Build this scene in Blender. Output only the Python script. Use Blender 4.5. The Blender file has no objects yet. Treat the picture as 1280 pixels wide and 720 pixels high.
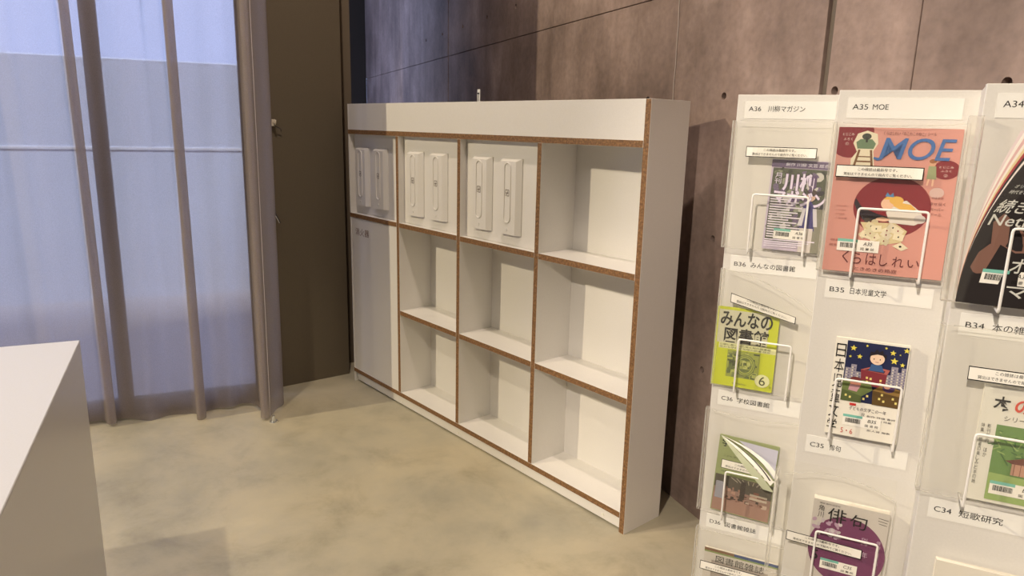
import bpy, bmesh, math, random
from mathutils import Vector, Matrix
SC = bpy.context.scene
COL = SC.collection
# ------------------------------------------------------------------ camera
cam_d = bpy.data.cameras.new('camera'); cam = bpy.data.objects.new('camera', cam_d); COL.objects.link(cam)
cam_d.sensor_width = 36; cam_d.lens = 885.443/1280*36; cam_d.clip_start = .05
_R = Vector((.64897143, .76043555, .02395532)); _U = Vector((-.18339335, .12579847, .97495724)); _W = Vector((-.7383786, .63711265, -.22109843))
cam.matrix_world = Matrix(((_R.x, _U.x, -_W.x, 3.6401), (_R.y, _U.y, -_W.y, -1.9140), (_R.z, _U.z, -_W.z, 1.49595), (0, 0, 0, 1)))
SC.camera = cam
# ------------------------------------------------------------------ sky
w = bpy.data.worlds.new('World'); SC.world = w; w.use_nodes = True
bg = w.node_tree.nodes['Background']; bg.inputs[0].default_value = (.50, .60, 1.0, 1); bg.inputs[1].default_value = 2.2
fill_sun_d = bpy.data.lights.new('fill_sun', 'SUN'); fill_sun_d.energy = 5.0; fill_sun_d.angle = .25; fill_sun_d.color = (.9, .92, 1); fill_sun = bpy.data.objects.new('fill_sun', fill_sun_d); COL.objects.link(fill_sun)  # added to brighten the outdoor wall, angled to miss the room
fill_sun.rotation_euler = Vector((-.95, .3, -1.75)).to_track_quat('-Z', 'Y').to_euler()
# ------------------------------------------------------------------ ceiling lamps (a track along the window side, and further ones overhead), plus an added fill lamp
def lamp(x, y, z, power, color, aim, spot=110, radius=.045, blend=.3):
    d = bpy.data.lights.new('spot_lamp', 'SPOT'); d.energy = power; d.color = color; d.spot_size = math.radians(spot); d.spot_blend = blend; d.shadow_soft_size = radius
    o = bpy.data.objects.new('spot_lamp', d); COL.objects.link(o); o.location = (x, y, z)
    o.rotation_euler = (Vector(aim)-Vector((x, y, z))).to_track_quat('-Z', 'Y').to_euler()
WARM = (1, .84, .58)
lamp(-.85, -5.6, 4.2, 860, WARM, (1.4, 0, .6), 75)
lamp(4.5, -5.4, 4.25, 1080, (1, .86, .71), (3.15, -.45, 1.02), 27, .045, .6)
lamp(2.9, -1.7, 4.3, 16, (1, .84, .68), (2.6, -.2, 0), 130, .06)
lamp(1.72, -1.08, 4.3, 210, (1, .82, .68), (1.8, .0, 0), 120, .05)
lamp(2.73, -3.27, 4.25, 310, (1, .85, .64), (1.15, -1.35, 0), 42, .05, .6)
lamp(6.3, -4.5, 4.2, 25, (1, .84, .68), (6, -3.5, 0), 150, .3)  # added wide fill, only raises the ambient light
vs = SC.view_settings; vs.view_transform = 'Standard'; vs.look = 'None'; vs.exposure = 0.0; vs.gamma = 1; vs.use_curve_mapping = False
SC.cycles.max_bounces = 10; SC.cycles.transparent_max_bounces = 24; SC.cycles.use_denoising = True

# ------------------------------------------------------------------ helpers
def obj(name, me, mat=None, parent=None, **props):
    o = bpy.data.objects.new(name, me); COL.objects.link(o)
    if mat is not None and not me.materials:
        for m in (mat if isinstance(mat, (list, tuple)) else [mat]): me.materials.append(m)
    if parent is not None: o.parent = parent
    for k, v in props.items(): o[k] = v
    return o
def empty(name, loc, rz=0, rx=0, ry=0, **props):
    o = bpy.data.objects.new(name, None); COL.objects.link(o); o.location = loc; o.rotation_euler = (rx, ry, rz); o.empty_display_size = .05
    for k, v in props.items(): o[k] = v
    return o
def mesh(name, V, F, mi=None, smooth=False):
    me = bpy.data.meshes.new(name); me.from_pydata([tuple(v) for v in V], [], F)
    if mi:
        for p, i in zip(me.polygons, mi): p.material_index = i
    if smooth:
        for p in me.polygons: p.use_smooth = True
    me.update(); return me
def box(x0, x1, y0, y1, z0, z1, bevel=0, front=0, seg=1, name='box'):
    """box; the -y face takes material index `front`"""
    bm = bmesh.new()
    vs_ = [bm.verts.new(p) for p in ((x0,y0,z0),(x1,y0,z0),(x1,y1,z0),(x0,y1,z0),(x0,y0,z1),(x1,y0,z1),(x1,y1,z1),(x0,y1,z1))]
    for f in ((0,3,2,1),(4,5,6,7),(0,1,5,4),(1,2,6,5),(2,3,7,6),(3,0,4,7)): bm.faces.new([vs_[i] for i in f])
    if bevel: bmesh.ops.bevel(bm, geom=list(bm.edges), offset=bevel, segments=seg, affect='EDGES', profile=.5)
    bm.normal_update()
    if front:
        for f in bm.faces:
            if f.normal.y < -.9: f.material_index = front
    me = bpy.data.meshes.new(name); bm.to_mesh(me); bm.free(); return me
def slab(x0, x1, z0, z1, y0, y1, nx, nz, warp):
    """gridded plate, front at y0 back at y1, displaced by warp(x,z)->(dx,dy,dz)"""
    V = []; F = []
    for s, y in ((0, y0), (1, y1)):
        for j in range(nz+1):
            for i in range(nx+1):
                x = x0+(x1-x0)*i/nx; z = z0+(z1-z0)*j/nz; a, b, c = warp(x, z) if warp else (0,0,0); V.append((x+a, y+b, z+c))
    n = (nx+1)*(nz+1); I = lambda i, j, s: s*n+j*(nx+1)+i
    for j in range(nz):
        for i in range(nx):
            F.append((I(i,j,0), I(i+1,j,0), I(i+1,j+1,0), I(i,j+1,0))); F.append((I(i,j,1), I(i,j+1,1), I(i+1,j+1,1), I(i+1,j,1)))
    for i in range(nx):
        F.append((I(i,0,1), I(i+1,0,1), I(i+1,0,0), I(i,0,0))); F.append((I(i,nz,0), I(i+1,nz,0), I(i+1,nz,1), I(i,nz,1)))
    for j in range(nz):
        F.append((I(0,j,0), I(0,j+1,0), I(0,j+1,1), I(0,j,1))); F.append((I(nx,j,1), I(nx,j+1,1), I(nx,j+1,0), I(nx,j,0)))
    return mesh('slab', V, F)
def tube(pts, r, seg=8, closed=False):
    pts = [Vector(p) for p in pts]; V = []; F = []; n = len(pts); up = None
    for i, p in enumerate(pts):
        if closed: t = (pts[(i+1) % n]-pts[i-1]).normalized()
        else: t = (pts[min(i+1, n-1)]-pts[max(i-1, 0)]).normalized()
        if up is None: up = t.orthogonal().normalized()
        up = (up-t*up.dot(t)).normalized(); b = t.cross(up)
        for k in range(seg):
            a = 2*math.pi*k/seg; V.append(p+(up*math.cos(a)+b*math.sin(a))*r)
    for i in range(n if closed else n-1):
        for k in range(seg):
            j = (i+1) % n; F.append((i*seg+k, i*seg+(k+1) % seg, j*seg+(k+1) % seg, j*seg+k))
    if not closed: F.append(tuple(range(seg))[::-1]); F.append(tuple((n-1)*seg+k for k in range(seg)))
    return mesh('tube', V, F, smooth=True)
def rnd_path(pts, r, n=5):
    out = [Vector(pts[0])]
    for i in range(1, len(pts)-1):
        p = Vector(pts[i]); a = (Vector(pts[i-1])-p); b = (Vector(pts[i+1])-p); ra = min(r, a.length*.45, b.length*.45)
        A = p+a.normalized()*ra; B = p+b.normalized()*ra
        for k in range(n+1):
            t = k/n; out.append(A*(1-t)**2+p*2*t*(1-t)+B*t*t)
    out.append(Vector(pts[-1])); return out
def join_me(meshes):
    bm = bmesh.new()
    for m in meshes: bm.from_mesh(m)
    me = bpy.data.meshes.new('joined'); bm.to_mesh(me); bm.free(); return me
def cyl(x, y, z, r, h, axis='z', seg=16, r2=None):
    bm = bmesh.new(); bmesh.ops.create_cone(bm, cap_ends=True, segments=seg, radius1=r, radius2=r if r2 is None else r2, depth=h)
    if axis == 'y': bmesh.ops.rotate(bm, verts=bm.verts, matrix=Matrix.Rotation(math.pi/2, 3, 'X'))
    if axis == 'x': bmesh.ops.rotate(bm, verts=bm.verts, matrix=Matrix.Rotation(math.pi/2, 3, 'Y'))
    bmesh.ops.translate(bm, verts=bm.verts, vec=(x, y, z)); me = bpy.data.meshes.new('cyl'); bm.to_mesh(me); bm.free(); return me

# ------------------------------------------------------------------ materials
def nm(name):
    m = bpy.data.materials.new(name); m.use_nodes = True; return m, m.node_tree, m.node_tree.nodes, m.node_tree.links, m.node_tree.nodes['Principled BSDF']
_cm = {}
def cm(r, g, b, rough=.5, metal=0, spec=.5):
    k = (r, g, b, rough, metal, spec)
    if k not in _cm:
        m, nt, N, L, B = nm('paint'); B.inputs['Base Color'].default_value = (r, g, b, 1); B.inputs['Roughness'].default_value = rough; B.inputs['Metallic'].default_value = metal
        B.inputs['Specular IOR Level'].default_value = spec
        _cm[k] = m
    return _cm[k]
def lin(r, g, b): return tuple(((c/255)/12.92 if c/255 <= .04045 else ((c/255+.055)/1.055)**2.4) for c in (r, g, b))
def srgb(r, g, b, rough=.45, spec=.4): return cm(*lin(r, g, b), rough, 0, spec)
def node(nt, typ, **kw):
    n = nt.nodes.new(typ)
    for k, v in kw.items():
        if k in n.inputs: n.inputs[k].default_value = v
        else: setattr(n, k, v)
    return n
def ramp(nt, src, stops):
    r = nt.nodes.new('ShaderNodeValToRGB'); e = r.color_ramp.elements
    e[0].position = stops[0][0]; e[0].color = (*stops[0][1], 1); e[1].position = stops[-1][0]; e[1].color = (*stops[-1][1], 1)
    for p, c in stops[1:-1]: x = e.new(p); x.color = (*c, 1)
    nt.links.new(src, r.inputs[0]); return r
def mixc(nt, fac, a, b, mode='MIX'):
    m = nt.nodes.new('ShaderNodeMix'); m.data_type = 'RGBA'; m.blend_type = mode
    for i, v in ((0, fac), (6, a), (7, b)):
        if hasattr(v, 'links') or hasattr(v, 'is_linked'): nt.links.new(v, m.inputs[i])
        else: m.inputs[i].default_value = v if i == 0 else (*v, 1)
    return m.outputs[2]
def laminate(name, col, rough=.38, grain=.02):
    m, nt, N, L, B = nm(name); tc = node(nt, 'ShaderNodeTexCoord'); n = node(nt, 'ShaderNodeTexNoise'); n.inputs['Scale'].default_value = 260; n.inputs['Detail'].default_value = 2
    L.new(tc.outputs['Object'], n.inputs['Vector']); r = ramp(nt, n.outputs[0], [(.3, tuple(c*(1-grain) for c in col)), (.7, tuple(min(1, c*(1+grain)) for c in col))])
    L.new(r.outputs[0], B.inputs['Base Color']); B.inputs['Roughness'].default_value = rough
    bp = node(nt, 'ShaderNodeBump'); bp.inputs['Strength'].default_value = .04; bp.inputs['Distance'].default_value = .001; L.new(n.outputs[0], bp.inputs['Height']); L.new(bp.outputs[0], B.inputs['Normal']); return m
M_LAM = laminate('white_laminate', (.74, .72, .685))
M_CTR = laminate('counter_laminate', (.60, .60, .60), .3)
M_RACK = laminate('rack_white', (.72, .70, .66), .45)
def plywood():
    m, nt, N, L, B = nm('plywood_edge'); tc = node(nt, 'ShaderNodeTexCoord'); n = node(nt, 'ShaderNodeTexNoise'); n.inputs['Scale'].default_value = 110; n.inputs['Detail'].default_value = 5; n.inputs['Roughness'].default_value = .7
    L.new(tc.outputs['Object'], n.inputs['Vector'])
    r = ramp(nt, n.outputs[0], [(.32, (.085, .040, .015)), (.52, (.21, .106, .040)), (.7, (.38, .215, .09))]); L.new(r.outputs[0], B.inputs['Base Color']); B.inputs['Roughness'].default_value = .6; return m
M_PLY = plywood()
def concrete(name, dark, mid, light, seam=True):
    m, nt, N, L, B = nm(name); tc = node(nt, 'ShaderNodeTexCoord')
    a = node(nt, 'ShaderNodeTexNoise'); a.inputs['Scale'].default_value = 1.7; a.inputs['Detail'].default_value = 7; a.inputs['Roughness'].default_value = .62
    L.new(tc.outputs['Object'], a.inputs['Vector'])
    mp = node(nt, 'ShaderNodeMapping'); mp.inputs['Scale'].default_value = (4.5, 4.5, 1.1); L.new(tc.outputs['Object'], mp.inputs['Vector'])
    s = node(nt, 'ShaderNodeTexNoise'); s.inputs['Scale'].default_value = 1.3; s.inputs['Detail'].default_value = 6; s.inputs['Distortion'].default_value = .7; L.new(mp.outputs[0], s.inputs['Vector'])
    f = node(nt, 'ShaderNodeTexNoise'); f.inputs['Scale'].default_value = 38; f.inputs['Detail'].default_value = 6; L.new(tc.outputs['Object'], f.inputs['Vector'])
    c1 = ramp(nt, a.outputs[0], [(.3, dark), (.52, mid), (.72, light)])
    c2 = ramp(nt, s.outputs[0], [(.3, (.66, .62, .6)), (.5, (.95, .94, .94)), (.7, (1.2, 1.17, 1.17))])
    c3 = ramp(nt, f.outputs[0], [(.3, (.82, .82, .82)), (.6, (1.05, 1.05, 1.05))])
    o1 = mixc(nt, .75, c1.outputs[0], c2.outputs[0], 'MULTIPLY'); o2 = mixc(nt, .8, o1, c3.outputs[0], 'MULTIPLY')
    L.new(o2, B.inputs['Base Color']); B.inputs['Roughness'].default_value = .62
    bp = node(nt, 'ShaderNodeBump'); bp.inputs['Strength'].default_value = .25; bp.inputs['Distance'].default_value = .004; L.new(f.outputs[0], bp.inputs['Height']); L.new(bp.outputs[0], B.inputs['Normal']); return m
M_CON = concrete('cast_concrete', (.135, .096, .080), (.28, .208, .178), (.44, .34, .30))
M_CONB = cm(.05, .042, .038, .8)
M_CEIL = cm(.09, .082, .074, .8)
M_WALL = cm(.16, .145, .13, .8)
def floor_mat():
    m, nt, N, L, B = nm('trowelled_floor'); tc = node(nt, 'ShaderNodeTexCoord')
    a = node(nt, 'ShaderNodeTexNoise'); a.inputs['Scale'].default_value = 1.25; a.inputs['Detail'].default_value = 8; a.inputs['Roughness'].default_value = .6; a.inputs['Distortion'].default_value = .25
    b = node(nt, 'ShaderNodeTexNoise'); b.inputs['Scale'].default_value = 3.4; b.inputs['Detail'].default_value = 9; b.inputs['Roughness'].default_value = .68; b.inputs['Distortion'].default_value = .35
    d = node(nt, 'ShaderNodeTexNoise'); d.inputs['Scale'].default_value = 60; d.inputs['Detail'].default_value = 4
    for q in (a, b, d): L.new(tc.outputs['Object'], q.inputs['Vector'])
    c1 = ramp(nt, a.outputs[0], [(.34, (.33, .31, .245)), (.5, (.44, .40, .295)), (.66, (.51, .45, .315))])
    c2 = ramp(nt, b.outputs[0], [(.28, (.68, .68, .67)), (.42, (.90, .90, .89)), (.5, (1, 1, 1)), (.7, (1.1, 1.1, 1.09))])
    v = node(nt, 'ShaderNodeTexVoronoi'); v.feature = 'DISTANCE_TO_EDGE'; v.inputs['Scale'].default_value = 1.1
    wz = mixc(nt, .3, tc.outputs['Object'], b.outputs[1]); L.new(wz, v.inputs['Vector'])
    c3 = ramp(nt, v.outputs[0], [(0, (.93, .92, .9)), (.008, (1, 1, 1))])
    o = mixc(nt, .9, c1.outputs[0], c2.outputs[0], 'MULTIPLY'); o = mixc(nt, .5, o, c3.outputs[0], 'MULTIPLY'); L.new(o, B.inputs['Base Color'])
    r = ramp(nt, b.outputs[0], [(.3, (.36,)*3), (.7, (.52,)*3)]); L.new(r.outputs[0], B.inputs['Roughness'])
    bp = node(nt, 'ShaderNodeBump'); bp.inputs['Strength'].default_value = .12; bp.inputs['Distance'].default_value = .003; mm = node(nt, 'ShaderNodeMath'); mm.operation = 'ADD'
    L.new(b.outputs[0], mm.inputs[0]); L.new(d.outputs[0], mm.inputs[1]); L.new(mm.outputs[0], bp.inputs['Height']); L.new(bp.outputs[0], B.inputs['Normal']); return m
M_FLOOR = floor_mat()
def fabric():
    m, nt, N, L, B = nm('sheer_fabric'); N.remove(B); out = N['Material Output']
    tr = node(nt, 'ShaderNodeBsdfTransparent'); tl = node(nt, 'ShaderNodeBsdfTranslucent'); df = node(nt, 'ShaderNodeBsdfDiffuse')
    tl.inputs[0].default_value = (.60, .57, .62, 1); df.inputs[0].default_value = (.36, .30, .255, 1); tr.inputs[0].default_value = (.92, .92, .95, 1)
    tc = node(nt, 'ShaderNodeTexCoord'); wv = node(nt, 'ShaderNodeTexNoise'); wv.inputs['Scale'].default_value = 420; L.new(tc.outputs['Object'], wv.inputs['Vector'])
    r = ramp(nt, wv.outputs[0], [(.35, (.26,)*3), (.65, (.40,)*3)])
    a = node(nt, 'ShaderNodeMixShader'); a.inputs[0].default_value = .36; L.new(df.outputs[0], a.inputs[1]); L.new(tl.outputs[0], a.inputs[2])
    b = node(nt, 'ShaderNodeMixShader'); L.new(r.outputs[0], b.inputs[0]); L.new(a.outputs[0], b.inputs[1]); L.new(tr.outputs[0], b.inputs[2]); L.new(b.outputs[0], out.inputs[0]); return m
M_FAB = fabric()
def clear(name, tint, fac_diff, rough=.15, gl=.12):
    m, nt, N, L, B = nm(name); N.remove(B); out = N['Material Output']
    tr = node(nt, 'ShaderNodeBsdfTransparent'); tr.inputs[0].default_value = (*tint, 1); df0 = node(nt, 'ShaderNodeBsdfDiffuse'); df0.inputs[0].default_value = (.93, .92, .87, 1); tl = node(nt, 'ShaderNodeBsdfTranslucent'); tl.inputs[0].default_value = (.93, .92, .87, 1)
    df = node(nt, 'ShaderNodeMixShader'); df.inputs[0].default_value = .45; L.new(df0.outputs[0], df.inputs[1]); L.new(tl.outputs[0], df.inputs[2])
    g = node(nt, 'ShaderNodeBsdfGlossy'); g.inputs['Roughness'].default_value = rough; fr = node(nt, 'ShaderNodeLayerWeight'); fr.inputs[0].default_value = gl
    a = node(nt, 'ShaderNodeMixShader'); a.inputs[0].default_value = fac_diff; L.new(tr.outputs[0], a.inputs[1]); L.new(df.outputs[0], a.inputs[2])
    b = node(nt, 'ShaderNodeMixShader'); L.new(fr.outputs['Fresnel'], b.inputs[0]); L.new(a.outputs[0], b.inputs[1]); L.new(g.outputs[0], b.inputs[2]); L.new(b.outputs[0], out.inputs[0]); return m
M_GLASS = clear('window_glass', (.97, .98, .98), 0, .02, .08)
M_VINYL = clear('clear_vinyl', (.9995, .999, .995), .022, .2, .02)
M_VINYLB = clear('milky_vinyl', (.999, .998, .992), .045, .3, .02)
M_STRIP = clear('label_strip', (1, 1, 1), .015, .2, .015)
M_SEAM = clear('vinyl_seam', (.99, .985, .97), .20, .3, .08)
M_WIRE = cm(.88, .86, .82, .3)
M_FRAME = cm(.085, .068, .052, .5)
M_PIER = laminate('olive_wall', (.115, .092, .060), .8, .06)
M_PAPER = srgb(238, 237, 232, .6); M_INK = srgb(22, 20, 20, .7, .2); M_PAGES = srgb(232, 226, 212, .7)
M_WHITE = srgb(244, 241, 232, .5); M_TEAL = srgb(120, 190, 175, .5); M_MAROON = srgb(128, 34, 44)
M_STEEL = cm(.62, .62, .6, .35, .9); M_DARK = cm(.012, .012, .012, .7)

# ------------------------------------------------------------------ text
_tc = {}
def text_mesh(s, offset=0, shear=0):
    res = 5 if len(s) <= 4 else 2
    k = (s, offset, shear)
    if k not in _tc:
        c = bpy.data.curves.new('t', 'FONT'); c.body = s; c.resolution_u = res; c.offset = offset; c.shear = shear; c.fill_mode = 'FRONT'
        o = bpy.data.objects.new('t', c); COL.objects.link(o); dg = bpy.context.evaluated_depsgraph_get(); dg.update()
        me = bpy.data.meshes.new_from_object(o.evaluated_get(dg)); V = [tuple(v.co) for v in me.vertices]; F = [tuple(p.vertices) for p in me.polygons]
        bpy.data.objects.remove(o); bpy.data.curves.remove(c); bpy.data.meshes.remove(me); _tc[k] = (V, F)
    return _tc[k]
def text_geo(s, x0, z0, x1, z1, d, warp=None, vertical=False, bold=0, shear=0, slope=0):
    """lettering fitted in the box (x0,z0)-(x1,z1), on the plane y=-d"""
    if vertical:
        V = []; F = []; n = len(s); hgt = (z1-z0)/n
        for i, ch in enumerate(s):
            if ch == ' ': continue
            v, f = text_geo(ch, x0, z1-(i+1)*hgt+hgt*.06, x1, z1-i*hgt-hgt*.06, d, warp, bold=bold); o = len(V); V += v; F += [tuple(a+o for a in q) for q in f]
        return V, F
    V, F = text_mesh(s, bold, shear); xs = [v[0] for v in V]; ys = [v[1] for v in V]; a, b, c, e = min(xs), max(xs), min(ys), max(ys)
    out = []
    for v in V:
        x = x0+(v[0]-a)/(b-a)*(x1-x0); z = z0+(v[1]-c)/(e-c)*(z1-z0)+slope*(x-x0); y = -d
        if warp: q = warp(x, z); x += q[0]; y += q[1]; z += q[2]
        out.append((x, y, z))
    return out, F
def lettering(name, parent, mat, items, d, warp=None, label=None):
    for it in items:
        s, x0, z0, x1, z1 = it[:5]; kw = it[5] if len(it) > 5 else {}
        v, f = text_geo(s, x0, z0, x1, z1, d, warp, **kw)
        o = obj(name, mesh(name, v, f), mat, parent)
        if label: o['label'] = label
    return o
def clip(pts, b):
    for ax, lim, sg in ((0, b[0], 1), (0, b[2], -1), (1, b[1], 1), (1, b[3], -1)):
        out = []
        for i in range(len(pts)):
            p, q = pts[i-1], pts[i]; ip = (p[ax]-lim)*sg >= 0; iq = (q[ax]-lim)*sg >= 0
            if ip != iq:
                t = (lim-p[ax])/(q[ax]-p[ax]); out.append((p[0]+(q[0]-p[0])*t, p[1]+(q[1]-p[1])*t))
            if iq: out.append(q)
        pts = out
        if not pts: break
    return pts
def art(name, parent, items, d, warp=None, label=None, step=.00012, page=None):
    """flat print: items = [(points, material)], later ones lie on top"""
    V = []; F = []; mi = []; mats = []
    for k, (pts, m) in enumerate(items):
        if page: pts = clip(pts, page)
        if len(pts) < 3: continue
        if m not in mats: mats.append(m)
        o = len(V)
        for x, z in pts:
            y = -(d+k*step)
            if warp: q = warp(x, z); x += q[0]; y += q[1]; z += q[2]
            V.append((x, y, z))
        F.append(tuple(range(o, len(V)))); mi.append(mats.index(m))
    o = obj(name, mesh(name, V, F, mi), mats, parent)
    if label: o['label'] = label
    return o
def R4(x0, z0, x1, z1): return [(x0, z0), (x1, z0), (x1, z1), (x0, z1)]
def EL(cx, cz, rx, rz, n=28, a0=0, a1=360, rot=0):
    c, s = math.cos(rot), math.sin(rot); out = []
    for i in range(n):
        a = math.radians(a0+(a1-a0)*i/(n if a1-a0 == 360 else n-1)); x, z = rx*math.cos(a), rz*math.sin(a); out.append((cx+x*c-z*s, cz+x*s+z*c))
    return out
def RR(x0, z0, x1, z1, r, n=4):
    out = []
    for cx, cz, a in ((x1-r, z0+r, -90), (x1-r, z1-r, 0), (x0+r, z1-r, 90), (x0+r, z0+r, 180)):
        for i in range(n+1): t = math.radians(a+90*i/n); out.append((cx+r*math.cos(t), cz+r*math.sin(t)))
    return out
def LN(x0, z0, x1, z1, wd):
    dx, dz = x1-x0, z1-z0; l = math.hypot(dx, dz) or 1; nx, nz = -dz/l*wd/2, dx/l*wd/2
    return [(x0-nx, z0-nz), (x1-nx, z1-nz), (x1+nx, z1+nz), (x0+nx, z0+nz)]

# ================================================================== SETTING
K = Vector((.949, -.315, 0)).normalized()       # direction of the concrete wall (to the right)
W0 = Vector((2.02, .384, 0)); KN = Vector((K.y, -K.x, 0))   # KN points into the room
if KN.y > 0: KN = -KN
ka = math.atan2(K.y, K.x)
WN = Vector((-.008, -.578, 0)); E_ = Vector((-.30209, -.95328, 0)); NW = Vector((.95328, -.30209, 0))   # window wall: along E_ (towards the viewer's left), NW into the room
def wallp(s, z=0, d=0): p = W0+K*s+KN*d; return Vector((p.x, p.y, z))
def winp(t, d=0, z=0): p = WN+E_*t+NW*d; return Vector((p.x, p.y, z))
HC = 4.4
def prism(pts, z0, z1):
    n = len(pts); V = [(p[0], p[1], z0) for p in pts]+[(p[0], p[1], z1) for p in pts]
    F = [tuple(range(n))[::-1], tuple(range(n, 2*n))]+[(i, (i+1) % n, n+(i+1) % n, n+i) for i in range(n)]
    me = mesh('prism', V, F); bm = bmesh.new(); bm.from_mesh(me); bmesh.ops.recalc_face_normals(bm, faces=bm.faces); bm.to_mesh(me); bm.free(); return me
cor_d = 1.10      # corridor behind the pier: its window side is parallel to the concrete
room = [winp(9.05, -.05), winp(-.06, -.05), Vector((-.25, -.45, 0)), Vector((-.22, .03, 0)), Vector((-.35, .10, 0)), wallp(-6.5, 0, 1.16), wallp(-6.5, 0, -.1), wallp(6.1, 0, -.1), Vector((7.8, -9.2, 0))]
big = [(p.x, p.y) for p in room]
floor = obj('floor', prism(big, -.12, 0), M_FLOOR, kind='structure')
ceil = obj('ceiling', prism(big, HC, HC+.12), M_CEIL, kind='structure')
# concrete wall made of cast panels with tie holes
wb = empty('wall_back', wallp(0), ka, kind='structure')
edges = [-6.455, -4.75, -3.18, -1.31, -.175, .576, None, .602, .885, 1.8, 2.7, 3.6, 4.5, 5.4, 6.0]
holes_z = [.604, 1.112, 1.622, 2.19, 2.7, 3.2]
holes_s = [.145+.495*k for k in range(-8, 6)]
backing = obj('backing', box(-6.6, 6.1, .034, .2, 0, HC), M_CONB, wb)
prev = None; rng = random.Random(4); spans = []
for a in edges:
    if prev is not None and a is not None: spans.append((prev, a))
    prev = a
for a, b in spans:
    for z0, z1 in ((0, 2.014), (2.014, HC)):
        g = .0017 if b-a > .02 else 0
        off = 0.0 if z0 == 0 else -.0015
        me = box(a+(g if a != -3.18 else .016), b-g, off, .036, z0+(g if z0 else 0), z1-g, bevel=.0012)
        o = obj('panel', me, M_CON, wb)
        hs = [(s, z) for s in holes_s for z in holes_z if a+.03 < s < b-.03 and z0+.02 < z < z1-.02 and -4.6 < s < 1.5]
        if hs:
            cut = join_me([cyl(s+rng.uniform(-.012, .012), -.002, z, .0140, .06, 'y', 16, .0115) for s, z in hs]); co = obj('cut', cut, M_CONB, wb)
            md = o.modifiers.new('b', 'BOOLEAN'); md.object = co; md.solver = 'EXACT'; bpy.context.view_layer.update()
            dg = bpy.context.evaluated_depsgraph_get(); new = bpy.data.meshes.new_from_object(o.evaluated_get(dg)); o.modifiers.clear(); o.data = new
            bpy.data.objects.remove(co)
# a runny mortar line down one joint
jl = [( -.172+rng.uniform(-.004, .004), -.0015, z) for z in [i*.07 for i in range(0, 62)]]
obj('joint_filler', tube(jl, .0028, 6), cm(.42, .36, .33, .7), wb)
obj('groove_strip', box(.578, .600, .012, .035, 0, HC), cm(.12, .095, .072, .6), wb)
# remaining walls
def wall(name, p, q, mat, th=.15, z0=0, z1=HC, side=1):
    p = Vector(p); q = Vector(q); e = (q-p).normalized(); n = Vector((-e.y, e.x, 0))*th*side
    return obj(name, prism([(p.x, p.y), (q.x, q.y), (q.x+n.x, q.y+n.y), (p.x+n.x, p.y+n.y)], z0, z1), mat, kind='structure')
wall('wall_right', wallp(6), Vector((7.7, -9.1, 0)), M_WALL, side=1)
wall('wall_front', Vector((7.7, -9.1, 0)), winp(9.0), M_WALL, side=1)
wall('wall_end', wallp(-6.455, 0, 0), wallp(-6.455, 0, 1.1), cm(.055, .042, .028, .8), side=1 if False else -1)
obj('wall_left', prism([(-.063, -.50), (-.15, -.47), (-.118, .03), (-.30, .12), (-.5, .18), (-.42, -.36), (-.10, -.52)][1:], -.02, HC), M_PIER, kind='structure')
# window wall
def window(name, tm, length, origin, ang, head=HC):
    """glazed front: local x along the wall, y outwards(+), z up"""
    r = empty(name, origin, ang, kind='structure')
    obj('bottom_rail', box(0, length, -.0, .055, .012, .092, .002), M_FRAME, r)
    obj('top_rail', box(0, length, 0, .055, head-.12, head, .002), M_FRAME, r)
    for a, b in tm: obj('mullion', box(a, b, .002, .052, .092, head-.12, .002), M_FRAME, r)
    for (a, b), (c, e) in zip(tm[:-1], tm[1:]): obj('pane', box(b, c, .024, .030, .092, head-.12), M_GLASS, r)
    obj('sill_gap', box(0, length, .01, .05, 0, .012), M_DARK, r)
    return r
# local x runs along -E_ reversed: origin at far left end, x towards the right end
L_ = 9.0; o_ = winp(L_); angw = math.atan2(-E_.y, -E_.x)
ms = [L_-.0, L_-.632, L_-1.90, L_-3.15, L_-4.4, L_-5.65, L_-6.9, L_-8.1]
tm = [(0, .06)]+[(m-.034, m+.034) for m in ms[:0:-1]]+[(L_-.006, L_+.06)]
window('window_1', tm, L_+.06, o_, angw)
# corridor glazing (parallel to the concrete), lights the far part of it
cw = wallp(-6.3, 0, 1.1); length = (Vector((-.30, .12, 0))-cw).length
cdir = (Vector((-.30, .12, 0))-cw); angc = math.atan2(cdir.y, cdir.x)
wr = window('window_2', [(0, .05), (1.1, 1.16), (2.25, 2.31)], 2.31, cw, angc)
pw = cw+cdir.normalized()*2.31
wall('wall_corridor', pw, Vector((-.30, .12, 0)), cm(.14, .11, .075, .8), .06)
wall('wall_corner', wallp(-6.455, 0, 1.1), cw, cm(.14, .11, .075, .8), .06)
# outdoors
gnd = obj('outdoor_ground', prism([(-14, -14), (-2.6, -14), tuple(winp(9, -.06)[:2]), tuple(winp(-.1, -.07)[:2]), (-.42, -.3), tuple((cw+Vector((0, -.1, 0)))[:2]), (-14, 2)], -.14, -.03), cm(.50, .47, .48, .8), kind='structure')
ow = empty('outdoor_wall', winp(4.0, -2.9), angw, kind='structure')
obj('wall_body', box(-7, 4.3, 0, .15, -.1, 1.97, .01), cm(.74, .80, .93, .8), ow)
obj('ledge', box(-7, 4.3, -.010, 0, 1.235, 1.26, .003), cm(.9, .9, .92, .5), ow)

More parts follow.
